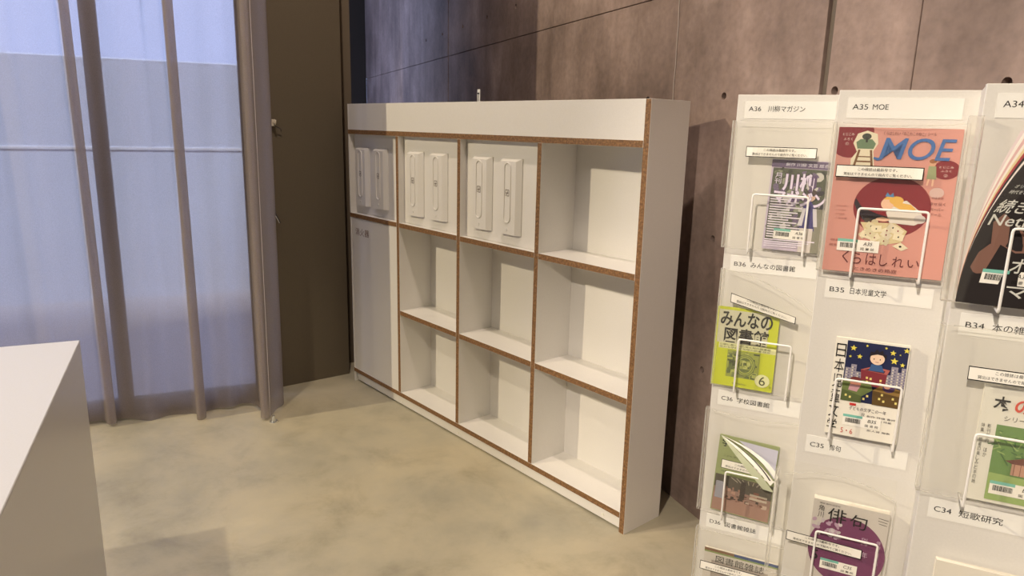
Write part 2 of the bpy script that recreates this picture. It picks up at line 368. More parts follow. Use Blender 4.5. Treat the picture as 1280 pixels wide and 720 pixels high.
# ================================================================== CURTAIN
def curtain():
    root = empty('sheer_curtain', winp(.5, .08), 0, label='long grey sheer curtain hanging in soft folds before the tall window', category='curtain')
    key = [(-.128, .045), (-.122, .10), (-.085, .16), (-.055, .235), (-.030, .285), (-.010, .292), (.004, .262), (-.030, .215), (-.028, .17), (.002, .13), (.018, .09), (.045, .06), (.085, .045), (.14, .07), (.20, .045), (.235, .048), (.262, .055), (.303, .078), (.268, .105), (.262, .135), (.274, .157), (.292, .160), (.306, .140), (.296, .095), (.315, .062),
           (.36, .05), (.44, .042), (.52, .085), (.60, .05), (.645, .045), (.69, .052), (.715, .066), (.678, .082), (.672, .105), (.688, .118), (.705, .115), (.716, .095), (.722, .065), (.75, .05), (.83, .06), (.90, .09), (.96, .075), (1.02, .05), (1.10, .075), (1.15, .10), (1.21, .07), (1.3, .05), (1.40, .1), (1.47, .06), (1.6, .05), (1.7, .1), (1.78, .06), (1.95, .05)]
    # Catmull-Rom resample
    P = []
    for i in range(len(key)-1):
        p0 = key[max(i-1, 0)]; p1 = key[i]; p2 = key[i+1]; p3 = key[min(i+2, len(key)-1)]
        for k in range(4):
            t = k/4; P.append(tuple(.5*((2*b)+(-a+c)*t+(2*a-5*b+4*c-e)*t*t+(-a+3*b-3*c+e)*t**3) for a, b, c, e in zip(p0, p1, p2, p3)))
    P.append(key[-1]); NZ = 26; V = []; F = []
    base = root.location
    for j in range(NZ+1):
        z = .006+(4.28-.006)*(j/NZ)**1.15
        for i, (t, d) in enumerate(P):
            if d > .1: k = .0
            dd = .045+(d-.045)*(1-.10*min(z/3, 1))+.006*math.sin(5*t+z*1.7)
            tt = t+(.010 if .2 < t < .4 else (.014 if t > .6 else -.012))*z/2*(1 if t > .2 else .8)
            zb = z+(.012*math.sin(9*t+1)*(1-min(1, z*8)) if j == 0 else 0)
            p = winp(tt, dd, zb)-base; V.append(p)
    n = len(P)
    for j in range(NZ):
        for i in range(n-1): F.append((j*n+i, j*n+i+1, (j+1)*n+i+1, (j+1)*n+i))
    obj('fabric', mesh('fabric', V, F, smooth=True), M_FAB, root)
    # stitched side hem and bottom hem
    def hem(idx, dz=0): return [V[j*n+idx] for j in range(NZ+1)]
    pts = [Vector(v)+NW*.002 for v in hem(14)]
    obj('side_hem', tube(pts, .0016, 5), cm(.62, .58, .6, .7), root, label='thin pale stitched seam')
    obj('curtain_rail', box(0, 2.3, -.02, .02, 4.285, 4.32, .003), M_FRAME, root).matrix_local = Matrix.Translation(winp(2.1, .08)-base)@Matrix.Rotation(angw, 4, 'Z')
curtain()
# wall hook for the tieback, with its cord
hk = empty('tieback_hook', (-.125, -.37, 1.49), 0, label='small cream tieback hook with a short cord on the olive wall beside the curtain', category='hook')
obj('base_plate', box(-.002, .006, -.011, .011, -.018, .018, .002), cm(.62, .56, .44, .5), hk)
obj('hook', tube(rnd_path([(.004, 0, .0), (.03, 0, -.008), (.034, 0, .014)], .01), .0035), cm(.62, .56, .44, .5), hk)
obj('cord', tube([(.008, .003, -.012), (.010, .014, -.022), (.009, .03, -.027), (.007, .040, -.036), (.006, .038, -.045)], .0024), cm(.06, .05, .05, .7), hk)
tb = empty('curtain_tieback', (-.118, -.36, .96), 0, label='thin dark and white tieback cord hanging low beside the curtain', category='cord')
obj('cord', tube([(0, -.03, .07), (.003, -.022, .04), (.004, -.012, .02), (.004, -.0, -.005)], .0026), cm(.04, .04, .045, .7), tb)
obj('loop', tube([(.006, -.03, .04), (.01, -.018, .015), (.01, -.010, -.004)], .0018), cm(.7, .7, .7, .6), tb)

fs = empty('floor_stop', (.300, -.618, 0), 0, label='small round steel floor stop with a bright cone standing for sky light at the foot of the curtain end fold', category='door stop')
obj('base', cyl(0, 0, .003, .021, .006, seg=24, r2=.019), M_STEEL, fs)
obj('light_cone', cyl(0, 0, .019, .011, .026, seg=20, r2=.007), cm(.75, .78, .8, .12, .9), fs)  # bright cone shaped after the sky light falling past the curtain edge
# ================================================================== SHELVING UNIT
SH = empty('shelving_unit', (0, 0, 0), label='large white pigeonhole shelving unit with brown plywood edges against the concrete wall', category='shelf')
Wd, Ht, Dp, T = 2.103, 1.6, .2137, .0242
ds = [.4985, 1.0227, 1.554]; zb = [1.4636, 1.0045, .5404, .0829]; xi = Wd-T
WP = [M_LAM, M_PLY]
obj('side_panel', box(xi, Wd, 0, Dp, 0, Ht, .0006, 1), WP, SH)
obj('side_panel', box(0, .010, .001, Dp, 0, Ht, .0006), M_LAM, SH)
obj('header_panel', box(.0, xi-.0005, .002, .020, zb[0], Ht, .0008), M_LAM, SH)
obj('top_panel', box(.010, xi-.0005, .020, Dp, Ht-.02, Ht, .0006), M_LAM, SH)
for i, z in enumerate(zb):
    obj('shelf_board', box(.001, xi-.0005, .0, Dp-.018, z-T, z, .0005, 1), WP, SH) if i in (0, 3) else None
for i, z in enumerate(zb[1:3]):
    xs = [0.001]+ds+[xi]
    for c in range(4):
        if i == 1 and c == 0: continue
        obj('shelf_board', box((xs[c]+(T if c else 0))+.0003, xs[c+1]-.0003, .0, Dp-.018, z-T, z, .0005, 1), WP, SH)
for d in ds: obj('divider', box(d, d+T, .0002, Dp-.018, zb[3], zb[0]-T, .0005, 1), WP, SH)
obj('back_panel', box(.010, xi, Dp-.018, Dp-.002, .06, Ht-.02), M_LAM, SH)
obj('toe_kick', box(.024, xi, .012, .030, .010, zb[3]-T, .0005), M_LAM, SH)
for x in (.165, .517, 1.031, 1.51, 1.985): obj('screw_cap', cyl(x, .0105, .028, .0055, .004, 'y', 12), cm(.8, .78, .7, .4), SH)
for x in (.08, 1.05, 2.02): obj('foot', cyl(x, .12, .005, .02, .01), M_DARK, SH)
dr = obj('door', box(.012, ds[0]-.003, .003, .021, zb[3]+.002, zb[1]-T-.002, .0008), M_LAM, SH)
lettering('door_lettering', dr, srgb(120, 84, 74), [('消火器', .055, .884, .205, .925)], -.0026, label='three brown characters')
# pull plates on recessed panels
def pull_plate(parent, x, z0):
    h = .318; wp = .128
    # body with chamfered top and sides
    V = []; F = []
    prof = [(0, 0), (.004, .020), (wp-.022, .020), (wp, .004), (wp, 0)]
    V = [(x+a, .034-b, z0) for a, b in prof]+[(x+a, .034-b, z0+h-(.012 if b > .01 else 0)) for a, b in prof]
    n = len(prof); F = [tuple(range(n)), tuple(range(n, 2*n))[::-1]]+[(i, n+i, n+(i+1) % n, (i+1) % n) for i in range(n)]
    me = mesh('plate', V, F); bm = bmesh.new(); bm.from_mesh(me); bmesh.ops.recalc_face_normals(bm, faces=bm.faces); bm.to_mesh(me); bm.free()
    p = obj('pull_plate', me, M_LAM, parent)
    cx = x+.054; r = .020; za, zc = z0+.05+r, z0+h-.018-r
    pts = [(cx+r*math.cos(a), .0138, (zc if s > 0 else za)+r*math.sin(a)) for s in (1, -1) for a in [math.radians((0 if s > 0 else 180)+180*k/10) for k in range(11)]]
    bar = prism([(q[0], q[2]) for q in pts], 0, .004)
    for v in bar.vertices: v.co = (v.co.x, .0139-v.co.z, v.co.y)
    bar.flip_normals()
    obj('oblong_handle', tube(pts, .0036, 8, True), M_LAM, p)
    obj('push_button', cyl(cx, .0135, z0+.022, .006, .003, 'y', 14), M_LAM, p)
    zm = z0+.175
    fr = [LN(cx-.011, zm-.013, cx-.011, zm+.013, .0025), LN(cx-.011, zm+.013, cx+.011, zm+.013, .0025), LN(cx+.011, zm-.013, cx+.011, zm+.013, .0025), LN(cx-.008, zm, cx+.008, zm, .0025), LN(cx-.003, zm-.012, cx+.004, zm+.008, .0028), LN(cx, zm-.012, cx+.010, zm-.012, .0025)]
    art('direction_mark', p, [(q, srgb(88, 72, 60)) for q in fr], -.0136, label='small dark mark in the handle centre')
    return p
xs = [.012]+ds
for c in range(3):
    a = xs[c]+(T if c else 0)+.001; b = xs[c+1]-.001
    pn = obj('cover_panel', box(a, b, .034, .048, zb[1]+.001, zb[0]-T-.001, .0005), M_LAM, SH)
    offs = ((.036, .228), (.055, .255), (.064, .258))[c]
    for q in offs: pull_plate(pn, a+q, 1.052)
# bracket holding the unit to the wall
bk = empty('wall_bracket', wallp(-.1, 0, 0), ka)
bpt = Vector((1.02, .0, 0))
bk.location = (.915, .20, 1.6)
bk.rotation_euler = (0, 0, 0)
bk['label'] = 'small grey metal angle bracket standing up behind the top of the shelving unit'; bk['category'] = 'bracket'
obj('plate', box(-.010, .010, 0, .003, -.05, .066, .001), cm(.8, .8, .78, .4, .3), bk)
obj('foot_plate', box(-.009, .009, -.03, 0, .0005, .0035, .0008), M_STEEL, bk)
obj('screw', cyl(0, -.001, .047, .005, .004, 'y', 12), M_DARK, bk)
obj('slot', box(-.002, .002, -.001, .001, .012, .04), M_DARK, bk)

# ================================================================== COUNTER
ca = math.atan2(-.287, 1.0); ct = empty('white_counter', (1.467, -1.596, 0), ca, label='plain white box counter in the near left corner', category='counter')
CX, CY, CH = 1.5, 1.6, .90
obj('counter_top', box(0, CX, -CY, 0, CH-.004, CH, .0015), M_CTR, ct)
obj('side_panel', box(0.0005, CX-.0005, -.03, -.0005, 0, CH-.0042, .0008), M_CTR, ct)
obj('end_panel', box(0.0005, .03, -CY+.0005, -.031, 0, CH-.0042, .0008), M_CTR, ct)
obj('end_panel', box(CX-.03, CX-.0005, -CY+.0005, -.031, 0, CH-.0042, .0008), M_CTR, ct)

# ================================================================== MAGAZINE RACK
RA = .4199; RX, RY, PX, PY, RW = 2.6954, -.4268, .2729, -.0804, .2349
def rackp(c, s, z, d=0):
    return Vector((RX+c*PX+s*math.cos(RA)+d*math.sin(RA), RY+c*PY+s*math.sin(RA)-d*math.cos(RA), z))
ZT = 1.5817; LED = {'A': 1.2305, 'B': .888, 'C': .546, 'D': .204}
rack = empty('magazine_rack', (RX, RY, 0), RA, label='tall white louvred magazine rack with labelled slots and white wire holders', category='magazine rack')
pitch_l = (PX*math.cos(RA)+PY*math.sin(RA), -PX*math.sin(RA)+PY*math.cos(RA))   # pitch in the rack's own axes
NAMES = {(0, 'A'): 'A36   川柳マガジン', (0, 'B'): 'B36   みんなの図書館', (0, 'C'): 'C36   学校図書館', (0, 'D'): 'D36   図書館雑誌',
         (1, 'A'): 'A35   MOE', (1, 'B'): 'B35   日本児童文学', (1, 'C'): 'C35   俳句', (2, 'A'): 'A34   ', (2, 'B'): 'B34   本の雑誌', (2, 'C'): 'C34   短歌研究'}
TX1 = {(0, 'A'): .146, (0, 'B'): .163, (0, 'C'): .140, (0, 'D'): .141, (1, 'A'): .088, (1, 'B'): .129, (1, 'C'): .086, (2, 'A'): .11, (2, 'B'): .124, (2, 'C'): .13}
for c in range(4):
    ox, oy = c*pitch_l[0], c*pitch_l[1]
    obj('display_panel', box(ox, ox+RW, oy, oy+.015, .03, ZT, .001), M_RACK, rack)
    # return panel closing the louvre to the next column
    if c < 3:
        a = Vector((ox+RW, oy+.016, 0)); b = Vector((ox+pitch_l[0]+.001, oy+pitch_l[1]+.016, 0)); e = (b-a).normalized(); nn = Vector((e.y, -e.x, 0))*.012
        if nn.x < 0: nn = -nn
        obj('return_panel', prism([(a.x, a.y), (b.x, b.y), (b.x+nn.x, b.y+nn.y), (a.x+nn.x, a.y+nn.y)], .03, ZT-.002), M_RACK, rack)
    obj('base', box(ox+.01, ox+RW-.01, oy+.004, oy+.10, 0, .03, .002), M_RACK, rack)
    for row, zl in LED.items():
        y = oy
        # wire holder
        path = rnd_path([(ox+.0595, y+.001, zl-.002), (ox+.0595, y-.052, zl-.004), (ox+.0595, y-.052, zl+.131), (ox+.1765, y-.052, zl+.131), (ox+.1765, y-.052, zl-.004), (ox+.1765, y+.001, zl-.002)], .006, 3)
        if c < 3: obj('wire_holder', tube(path, .0023, 8), M_WIRE, rack)
        if (c, row) in NAMES:
            z1 = zl+.3365 if row == 'A' else zl+.3215; z0 = z1-.038
            cd = obj('label_card', box(ox+.0175, ox+.2095, y-.0012, y-.0002, z0, z1), M_PAPER, rack)
            nmn, rest = NAMES[(c, row)].split('   ')
            x0 = ox+.026; hh = .0100; zc = z0+.0135+(.003 if row == 'A' else 0)
            its = [(nmn, x0, zc, x0+.027, zc+hh, dict(bold=0))]
            if not rest: pass
            elif rest == 'MOE': its.append((rest, ox+.061, zc, ox+.088, zc+hh, dict(bold=0)))
            else: its.append((rest, ox+.068 if row == 'A' else ox+.064, zc-.0015, ox+TX1[(c, row)], zc+.0120, dict(bold=.003)))
            lettering('card_lettering', cd, M_INK, its, -y+.0015)
            st = obj('clear_strip', box(ox+.014, ox+.215, y-.0022, y-.0016, z0-.004, z1+.002), M_STRIP, rack)

# ------------------------------------------------------------------ magazines
def bow(x0, x1, amp, lean=0, z0=0, sag=0):
    def f(x, z):
        u = (x-x0)/(x1-x0); return (0, -amp*math.sin(math.pi*min(max(u, 0), 1))-lean*(z-z0), -sag*(u*u))
    return f
def magazine(col, row, s0, wd, ht, th, d0, label, cover, warp=None, ry=0, back=None, rx=-.03, zoff=0):
    p = rackp(col, s0, LED[row]+.0015+zoff, d0)
    r = empty('magazine', p, RA, rx, ry, label=label, category='magazine', group='magazines in the rack slots')
    obj('front_cover', slab(0, wd, 0, ht, -th, -th+.0006, 10, 10, warp), cover, r)
    obj('page_block', slab(.0008, wd-.001, .001, ht-.001, -th+.0006, -.0006, 10, 10, warp), M_PAGES, r)
    obj('back_cover', slab(0, wd, 0, ht, -.0006, 0, 10, 10, warp), back or cover, r)
    return r, th+.0003, warp
def notice(parent, x, z, d, warp=None, wd=.149, slope=0):
    h = .0235
    def wp(a, b):
        q = warp(a, b) if warp else (0, 0, 0); return (q[0], q[1], q[2]+slope*(a-x))
    o = art('notice_sticker', parent, [(R4(x, z, x+wd, z+h), M_INK), (R4(x+.0012, z+.0017, x+wd-.0017, z+h-.0017), M_WHITE)], d, wp, label='white black-framed notice sticker', step=.0002)
    lettering('notice_lettering', o, M_INK, [('この雑誌は最新号です。', x+.038, z+.0135, x+.105, z+.0195), ('貸出はできませんので館内でご覧ください。', x+.014, z+.0042, x+.130, z+.0100)], d+.0005, wp)
def lib_label(parent, x, z, d, code, warp=None, wd=.07, col=True):
    it = [(R4(x, z, x+wd, z+.023), M_WHITE), (R4(x, z+.018, x+.036, z+.0235), M_TEAL)]
    rr = random.Random(code); u = x+.005
    while u < x+.033:
        b = rr.choice((.0005, .0008, .0012)); it.append((R4(u, z+.0065, u+b, z+.016), M_INK)); u += b+rr.choice((.0004, .0007))
    o = art('library_sticker', parent, it, d, warp, label='white and teal barcode sticker', step=.00004)
    lettering('sticker_lettering', o, M_INK, [(code, x+.046, z+.013, x+.062, z+.0195, dict(shear=.2)), ('図 書 館', x+.042, z+.0035, x+.066, z+.0088)], d+.0020, warp)
def vinyl(col, row, s0, wd, ht, d0, label, warpf=None, gap=.02, zoff=0, nxn=(14, 14), ry=0, note=None, mat=None, spine=.006, rx=-.02, straight=False):
    r = empty('clear_cover', rackp(col, s0, LED[row]+.0008+zoff, d0), RA, rx, ry, label=label, category='cover', group='clear covers in the rack slots')
    obj('front_sheet', slab(0, wd, 0, ht, -gap-.0004, -gap, nxn[0], nxn[1], warpf), mat or M_VINYLB, r)
    obj('back_sheet', slab(0, wd, 0, ht-.004, -.0004, 0, 4, 4, None), M_VINYL, r)
    obj('spine', slab(-.0008, spine, 0, ht, -gap-.0012, 0, 1, 12, None if warpf is None or straight else (lambda x, z: (warpf(0, z)[0], 0, warpf(0, z)[2]))), M_SEAM, r)
    # welded rims of the front sheet
    wf = warpf or (lambda x, z: (0, 0, 0)); rim = []
    for (a, b, c, e) in ((0, 0, wd, 0), (wd, 0, wd, ht), (wd, ht, 0, ht)):
        for k in range(14):
            t = k/14; x, z = a+(c-a)*t, b+(e-b)*t; q = wf(x, z); rim.append((x+q[0], -gap-.0005+q[1], z+q[2]))
    obj('welded_rim', tube(rim, .0009, 5), M_SEAM, r)
    if note: notice(r, note[0], note[1], gap+.0008, warpf, slope=note[2] if len(note) > 2 else 0)
    return r
rnd = random.Random(11)
def mosaic(x0, z0, x1, z1, pal, n, smin, smax, seed=1, shape='q'):
    r = random.Random(seed); out = [(R4(x0, z0, x1, z1), pal[0])]
    for i in range(n):
        a = r.uniform(smin, smax); b = r.uniform(smin, smax); x = r.uniform(x0, x1-a); z = r.uniform(z0, z1-b)
        out.append((EL(x+a/2, z+b/2, a/2, b/2, 8, rot=r.random()) if shape == 'e' else R4(x, z, x+a, z+b), r.choice(pal)))
    return out

# A36 purple verse magazine
pur = srgb(150, 132, 160); r, d, wp = magazine(0, 'A', .086, .140, .205, .006, .012, 'purple and green magazine with a woman on its cover in the top left rack slot', srgb(196, 184, 204), None, ry=.02, zoff=.0035)
pal = [srgb(74, 80, 62), srgb(48, 54, 44), srgb(140, 146, 124), srgb(40, 36, 46), srgb(196, 194, 186), srgb(104, 90, 118), srgb(96, 106, 78)]
art('cover_picture', r, mosaic(.004, .02, .136, .186, pal, 150, .004, .022, 3, 'e'), d, wp, step=.00001)
fg = [(R4(0, .188, .14, .2035), srgb(96, 80, 112)), (R4(.10, .0, .138, .1), srgb(130, 128, 112)),
      ([(.074, .05), (.106, .05), (.102, .105), (.09, .118), (.078, .105)], srgb(52, 46, 116)), ([(.078, .0), (.104, .0), (.104, .055), (.076, .055)], srgb(208, 200, 196)),
      (EL(.092, .128, .009, .012), srgb(206, 172, 150)), (EL(.092, .135, .0105, .008), srgb(64, 50, 44)), ([(.07, .06), (.078, .1), (.084, .1), (.08, .06)], srgb(208, 204, 210)), ([(.098, .1), (.106, .1), (.112, .06), (.104, .06)], srgb(208, 204, 210))]
for k in range(17): fg.append((LN(.006, .030+k*.0057, .006+[.07, .05, .062, .044][k % 4], .030+k*.0057, .0028), srgb(226, 220, 230)))
for k in range(4): fg.append((LN(.004, .008+k*.005, .075+.012*k, .010+k*.005, .0026), srgb(232, 224, 240)))
art('cover_figure', r, fg, d+.0018, wp, step=.00003)
lettering('title_lettering', r, srgb(224, 214, 236), [('川柳', .028, .136, .098, .176, dict(bold=.03)), ('マガジン', .012, .106, .122, .140, dict(bold=.03, slope=-.05)), ('月刊', .010, .150, .024, .176, dict(vertical=True))], d+.0026, wp)
lettering('title_outline', r, srgb(84, 62, 100), [('川柳', .0272, .1345, .0988, .1775, dict(bold=.055)), ('マガジン', .0112, .1045, .1228, .1415, dict(bold=.055, slope=-.05))], d+.0023, wp)  # wider purple print behind the title letters, as their outline
lettering('small_lettering', r, srgb(235, 230, 240), [('創作 川柳 文芸 総合誌', .03, .191, .13, .199)], d+.0026, wp)
lib_label(r, .022, .026, d+.003, 'A36', wp)
vinyl(0, 'A', -.003, .225, .292, .010, 'milky clear cover around the purple magazine in the top left rack slot', (lambda x, z: (0, -.010*math.sin(math.pi*z/.29)-.004*math.sin(math.pi*x/.22), 0)), note=(.036, .212))

# A35 pink picture-book magazine
pink = srgb(208, 148, 136); r, d, wp = magazine(1, 'A', .0075, .208, .280, .009, .014, 'large salmon pink magazine with blue title and a maroon circle on its cover', pink, None, ry=.0)
cream = srgb(226, 216, 188); mar = M_MAROON; skin = srgb(232, 190, 160); blond = srgb(222, 176, 84); white = srgb(222, 216, 206); green = srgb(104, 128, 98); brown = srgb(120, 84, 52); blue = srgb(64, 108, 168)
A = [(EL(.022, .266, .040, .044)[0:28], mar), (EL(.108, .132, .066, .058, 40), mar),
     ([(.028, .196), (.027, .220), (.036, .234), (.028, .250), (.034, .268), (.05, .274), (.068, .268), (.071, .250), (.064, .236), (.070, .200), (.069, .194)], cream),
     ([(.036, .240), (.033, .252), (.040, .258), (.060, .258), (.067, .250), (.064, .240)], green), (EL(.05, .263, .008, .006), srgb(60, 66, 58)), (R4(.049, .252, .0525, .262), srgb(40, 44, 40)),
     (LN(.040, .238, .032, .198, .004), brown), (LN(.060, .238, .066, .198, .004), brown), (LN(.036, .216, .064, .216, .003), brown), (LN(.034, .206, .066, .206, .003), brown), (LN(.036, .225, .062, .225, .002), brown), (EL(.05, .2, .009, .004), srgb(110, 120, 84)),
     # little standing child and second blob
     (EL(.1885, .206, .0225, .0175, 28), mar), (EL(.166, .217, .0055, .006), srgb(206, 160, 128)), (EL(.166, .221, .006, .004), srgb(150, 96, 60)), ([(.160, .212), (.172, .212), (.175, .188), (.159, .188)], srgb(150, 158, 118)), (LN(.163, .188, .161, .176, .003), skin), (LN(.170, .188, .170, .175, .003), skin),
     # girl lying on the table, dark cat shape, cards
     ([(.045, .146), (.058, .128), (.085, .118), (.108, .112), (.11, .104), (.062, .104), (.05, .12), (.043, .136)], srgb(38, 30, 40)),
     ([(.100, .122), (.112, .140), (.132, .146), (.158, .126), (.166, .110), (.150, .100), (.108, .102)], white), (EL(.158, .112, .010, .008), srgb(206, 200, 196)),
     (EL(.101, .138, .0115, .011), skin), ([(.092, .146), (.100, .153), (.112, .152), (.124, .141), (.140, .139), (.150, .130), (.140, .126), (.124, .128), (.112, .134), (.106, .146)], blond), (EL(.115, .145, .012, .008), blond),
     ([(.095, .152), (.098, .160), (.103, .154), (.108, .160), (.110, .151)], srgb(84, 132, 176)), (EL(.096, .108, .012, .004), skin), (EL(.070, .104, .006, .005), srgb(70, 60, 50)), (EL(.083, .102, .006, .005), srgb(200, 186, 150)),
     ([(.058, .100), (.118, .102), (.140, .088), (.132, .066), (.098, .058), (.070, .080)], srgb(212, 196, 150))]
rr = random.Random(5)
for k in range(14):
    x, z, a = rr.uniform(.066, .130), rr.uniform(.066, .094), rr.uniform(-.8, .8); c_, s_ = math.cos(a), math.sin(a); q = [(-.009, -.006), (.009, -.006), (.009, .006), (-.009, .006)]
    A.append(([(x+u*c_-v*s_, z+u*s_+v*c_) for u, v in q], rr.choice([cream, srgb(216, 206, 170), srgb(232, 222, 190)]))); A.append((EL(x, z, .0014, .0018, 6), rr.choice([mar, M_INK])))
A += [([(.118, .058), (.135, .050), (.146, .056), (.132, .066)], cream), (EL(.132, .058, .0025, .002, 8), M_INK), (EL(.179, .163, .012, .010), srgb(206, 176, 168))]
art('cover_picture', r, A, d, wp, step=.00002, page=(0, 0, .208, .280))
lettering('title_lettering', r, blue, [('MOE', .075, .222, .199, .262, dict(bold=.006, shear=.22))], d+.0022, wp, label='large blue italic title')
# swash of the M
art('title_swash', r, [([(.066, .2215), (.073, .2188), (.080, .2205), (.083, .226), (.078, .2245), (.073, .2238), (.066, .2256)], blue)], d+.0023, wp)
lettering('headline_lettering', r, srgb(96, 34, 38), [('くらはしれい『ねこねこのねこ』シール', .078, .2665, .165, .2735), ('く', .034, .018, .0455, .043), ('ら', .052, .018, .068, .040), ('は', .076, .018, .094, .040), ('し', .100, .018, .114, .040), ('れ', .122, .018, .142, .038), ('い', .148, .020, .168, .034), ('ときめきの箱庭', .058, .005, .132, .0125), ('幸せ届く', .170, .140, .196, .146), ('ペーパー', .172, .130, .194, .136), ('ドール', .175, .120, .192, .126)], d+.0024, wp)
lettering('badge_lettering', r, srgb(238, 214, 204), [('とじこみ', .008, .264, .028, .269), ('ふろく', .010, .255, .026, .260), ('①', .014, .246, .020, .2515), ('とじこみ', .177, .209, .200, .213), ('ふろく', .180, .202, .197, .206), ('②', .186, .193, .192, .1985)], d+.0024, wp)
lettering('fine_lettering', r, srgb(150, 84, 78), [('絵本のある暮らし', .012, .128, .034, .131), ('こどもの絵本', .012, .120, .030, .123), ('名作劇場', .012, .112, .028, .115), ('人気作家', .012, .104, .034, .107), ('巻頭特集', .008, .060, .050, .064), ('絵本', .008, .050, .022, .055), ('付録', .172, .152, .192, .156)], d+.0024, wp)
lib_label(r, .022, .042, d+.0026, 'A35', wp, .074)
vinyl(1, 'A', -.003, .226, .290, .012, 'milky clear cover around the salmon pink magazine', (lambda x, z: (0, -.004*math.sin(math.pi*z/.29)-.006*math.sin(math.pi*x/.22), -.006*math.sin(math.pi*x/.22) if z > .25 else 0)), note=(.014, .186), mat=M_VINYL, gap=.018)

# B36 yellow-green library bulletin
lime = srgb(196, 206, 40); r, d, wp = magazine(0, 'B', .001, .142, .196, .006, .018, 'yellow-green magazine with bold black title in the left rack column', lime, None, ry=.0)
art('title_panel', r, [(R4(.004, .108, .120, .190), srgb(206, 204, 176)), (R4(.010, .094, .142, .108), srgb(226, 228, 170))], d, wp)
A = mosaic(.032, .024, .108, .092, [srgb(150, 160, 70), srgb(96, 108, 60), srgb(170, 178, 96), srgb(120, 130, 74), srgb(70, 78, 50)], 90, .003, .014, 9)
for k in range(5): A.append((EL(.075, .058, .024-.002*k, .027-.002*k, 24), srgb(156+k*6, 166+k*6, 84) if k % 2 else srgb(100, 112, 60)))
A += mosaic(.062, .048, .088, .070, [srgb(150, 158, 80), srgb(90, 100, 56), srgb(184, 190, 110)], 24, .003, .009, 2)
art('cover_picture', r, A, d, wp, step=.00001)
art('issue_badge', r, [(EL(.118, .026, .017, .016, 30), srgb(228, 230, 176))], d+.0022, wp)
lettering('title_lettering', r, M_INK, [('みんなの', .009, .150, .128, .188, dict(bold=.022)), ('図書館', .020, .110, .122, .148, dict(bold=.022))], d+.0008, wp)
lettering('small_lettering', r, srgb(60, 66, 30), [('公園に面した広場と街の図書館', .012, .102, .130, .107), ('変わる学校と地域の読書 ほか', .012, .096, .130, .1005), ('6', .111, .015, .125, .037), ('月', .134, .010, .139, .015), ('図書館問題研究会', .050, .008, .082, .0115)], d+.0026, wp)
def curlB(x, z): u = x/.218; v = z/.30; return (0, -.022*u*v-.012*math.sin(math.pi*u)-.004*v, -.085*u*u*v*v)
vinyl(0, 'B', .000, .216, .290, .010, 'milky clear cover with sagging top corner around the yellow-green magazine', curlB, note=(.030, .213, -.02), gap=.016, mat=M_VINYLB)

# B35 children's literature magazine with the town picture (no cover sheet)
r, d, wp = magazine(1, 'B', .050, .134, .206, .010, .014, 'white magazine showing children in box houses under a starry night sky', srgb(236, 232, 220), None, ry=-.0)
navy = srgb(34, 40, 76); A = [(R4(.022, .076, .132, .202), navy)]
star = lambda x, z, s: [(x+s*(1 if k % 2 == 0 else .42)*math.sin(math.pi*k/5), z+s*(1 if k % 2 == 0 else .42)*math.cos(math.pi*k/5)) for k in range(10)]
bld = srgb(150, 144, 158)
for x, z0, wd_, h in ((.024, .12, .012, .026), (.034, .12, .010, .034), (.044, .12, .010, .020), (.098, .12, .010, .022), (.106, .12, .012, .040), (.116, .12, .010, .030), (.124, .12, .008, .040)):
    A.append((R4(x, z0, x+wd_, z0+h), bld))
    for q in range(int(h/.006)): A.append((R4(x+.002, z0+.002+q*.006, x+.004, z0+.005+q*.006), srgb(220, 214, 190))); A.append((R4(x+.006, z0+.002+q*.006, x+.008, z0+.005+q*.006), srgb(96, 92, 120)))
for x, z, s in ((.034, .188, .0065), (.047, .172, .0055), (.105, .188, .006), (.109, .172, .0075), (.128, .196, .006), (.124, .166, .005), (.092, .196, .003), (.058, .196, .003), (.030, .170, .003), (.118, .186, .002)): A.append((star(x, z, s), srgb(226, 214, 90)))
A += [([(.052, .146), (.100, .142), (.098, .112), (.056, .116)], srgb(128, 48, 58)), ([(.052, .146), (.074, .156), (.104, .152), (.100, .142)], srgb(176, 98, 92)), ([(.058, .146), (.074, .152), (.096, .149), (.094, .144)], srgb(70, 34, 40)),
      ([(.066, .146), (.070, .160), (.088, .160), (.094, .146)], srgb(60, 92, 140)), (EL(.079, .172, .013, .0125), srgb(236, 206, 180)), ([(.064, .174), (.066, .186), (.072, .184), (.076, .192), (.081, .186), (.087, .191), (.089, .183), (.095, .182), (.094, .172), (.088, .180), (.078, .181), (.069, .178)], srgb(40, 32, 40)), (EL(.073, .171, .001, .0016, 6), M_INK), (EL(.084, .171, .001, .0016, 6), M_INK), (LN(.076, .165, .082, .165, .001), srgb(150, 60, 60)),
      ([(.022, .100), (.060, .090), (.078, .106), (.072, .124), (.034, .124), (.022, .116)], srgb(108, 122, 72)), ([(.022, .100), (.060, .090), (.060, .076), (.022, .076)], srgb(86, 98, 58)), (EL(.046, .116, .010, .010), srgb(190, 130, 110)), (EL(.046, .123, .011, .006), srgb(110, 50, 50)), ([(.034, .1), (.05, .098), (.056, .112), (.036, .112)], srgb(196, 150, 160)),
      ([(.078, .106), (.128, .100), (.130, .076), (.080, .076)], srgb(96, 74, 40)), ([(.078, .106), (.094, .120), (.130, .114), (.128, .100)], srgb(140, 110, 60)), (EL(.106, .114, .011, .008), srgb(80, 58, 96)), (EL(.103, .118, .006, .005), srgb(200, 150, 130))]
for x, z in ((.063, .128), (.070, .127), (.088, .126), (.064, .120), (.088, .119), (.029, .086), (.037, .083), (.062, .083), (.068, .090), (.090, .088), (.098, .084), (.114, .092), (.120, .084), (.094, .097)): A.append((R4(x, z, x+.0038, z+.0045), srgb(230, 214, 130)))
A.append((R4(.040, .068, .052, .073), srgb(196, 54, 50)))
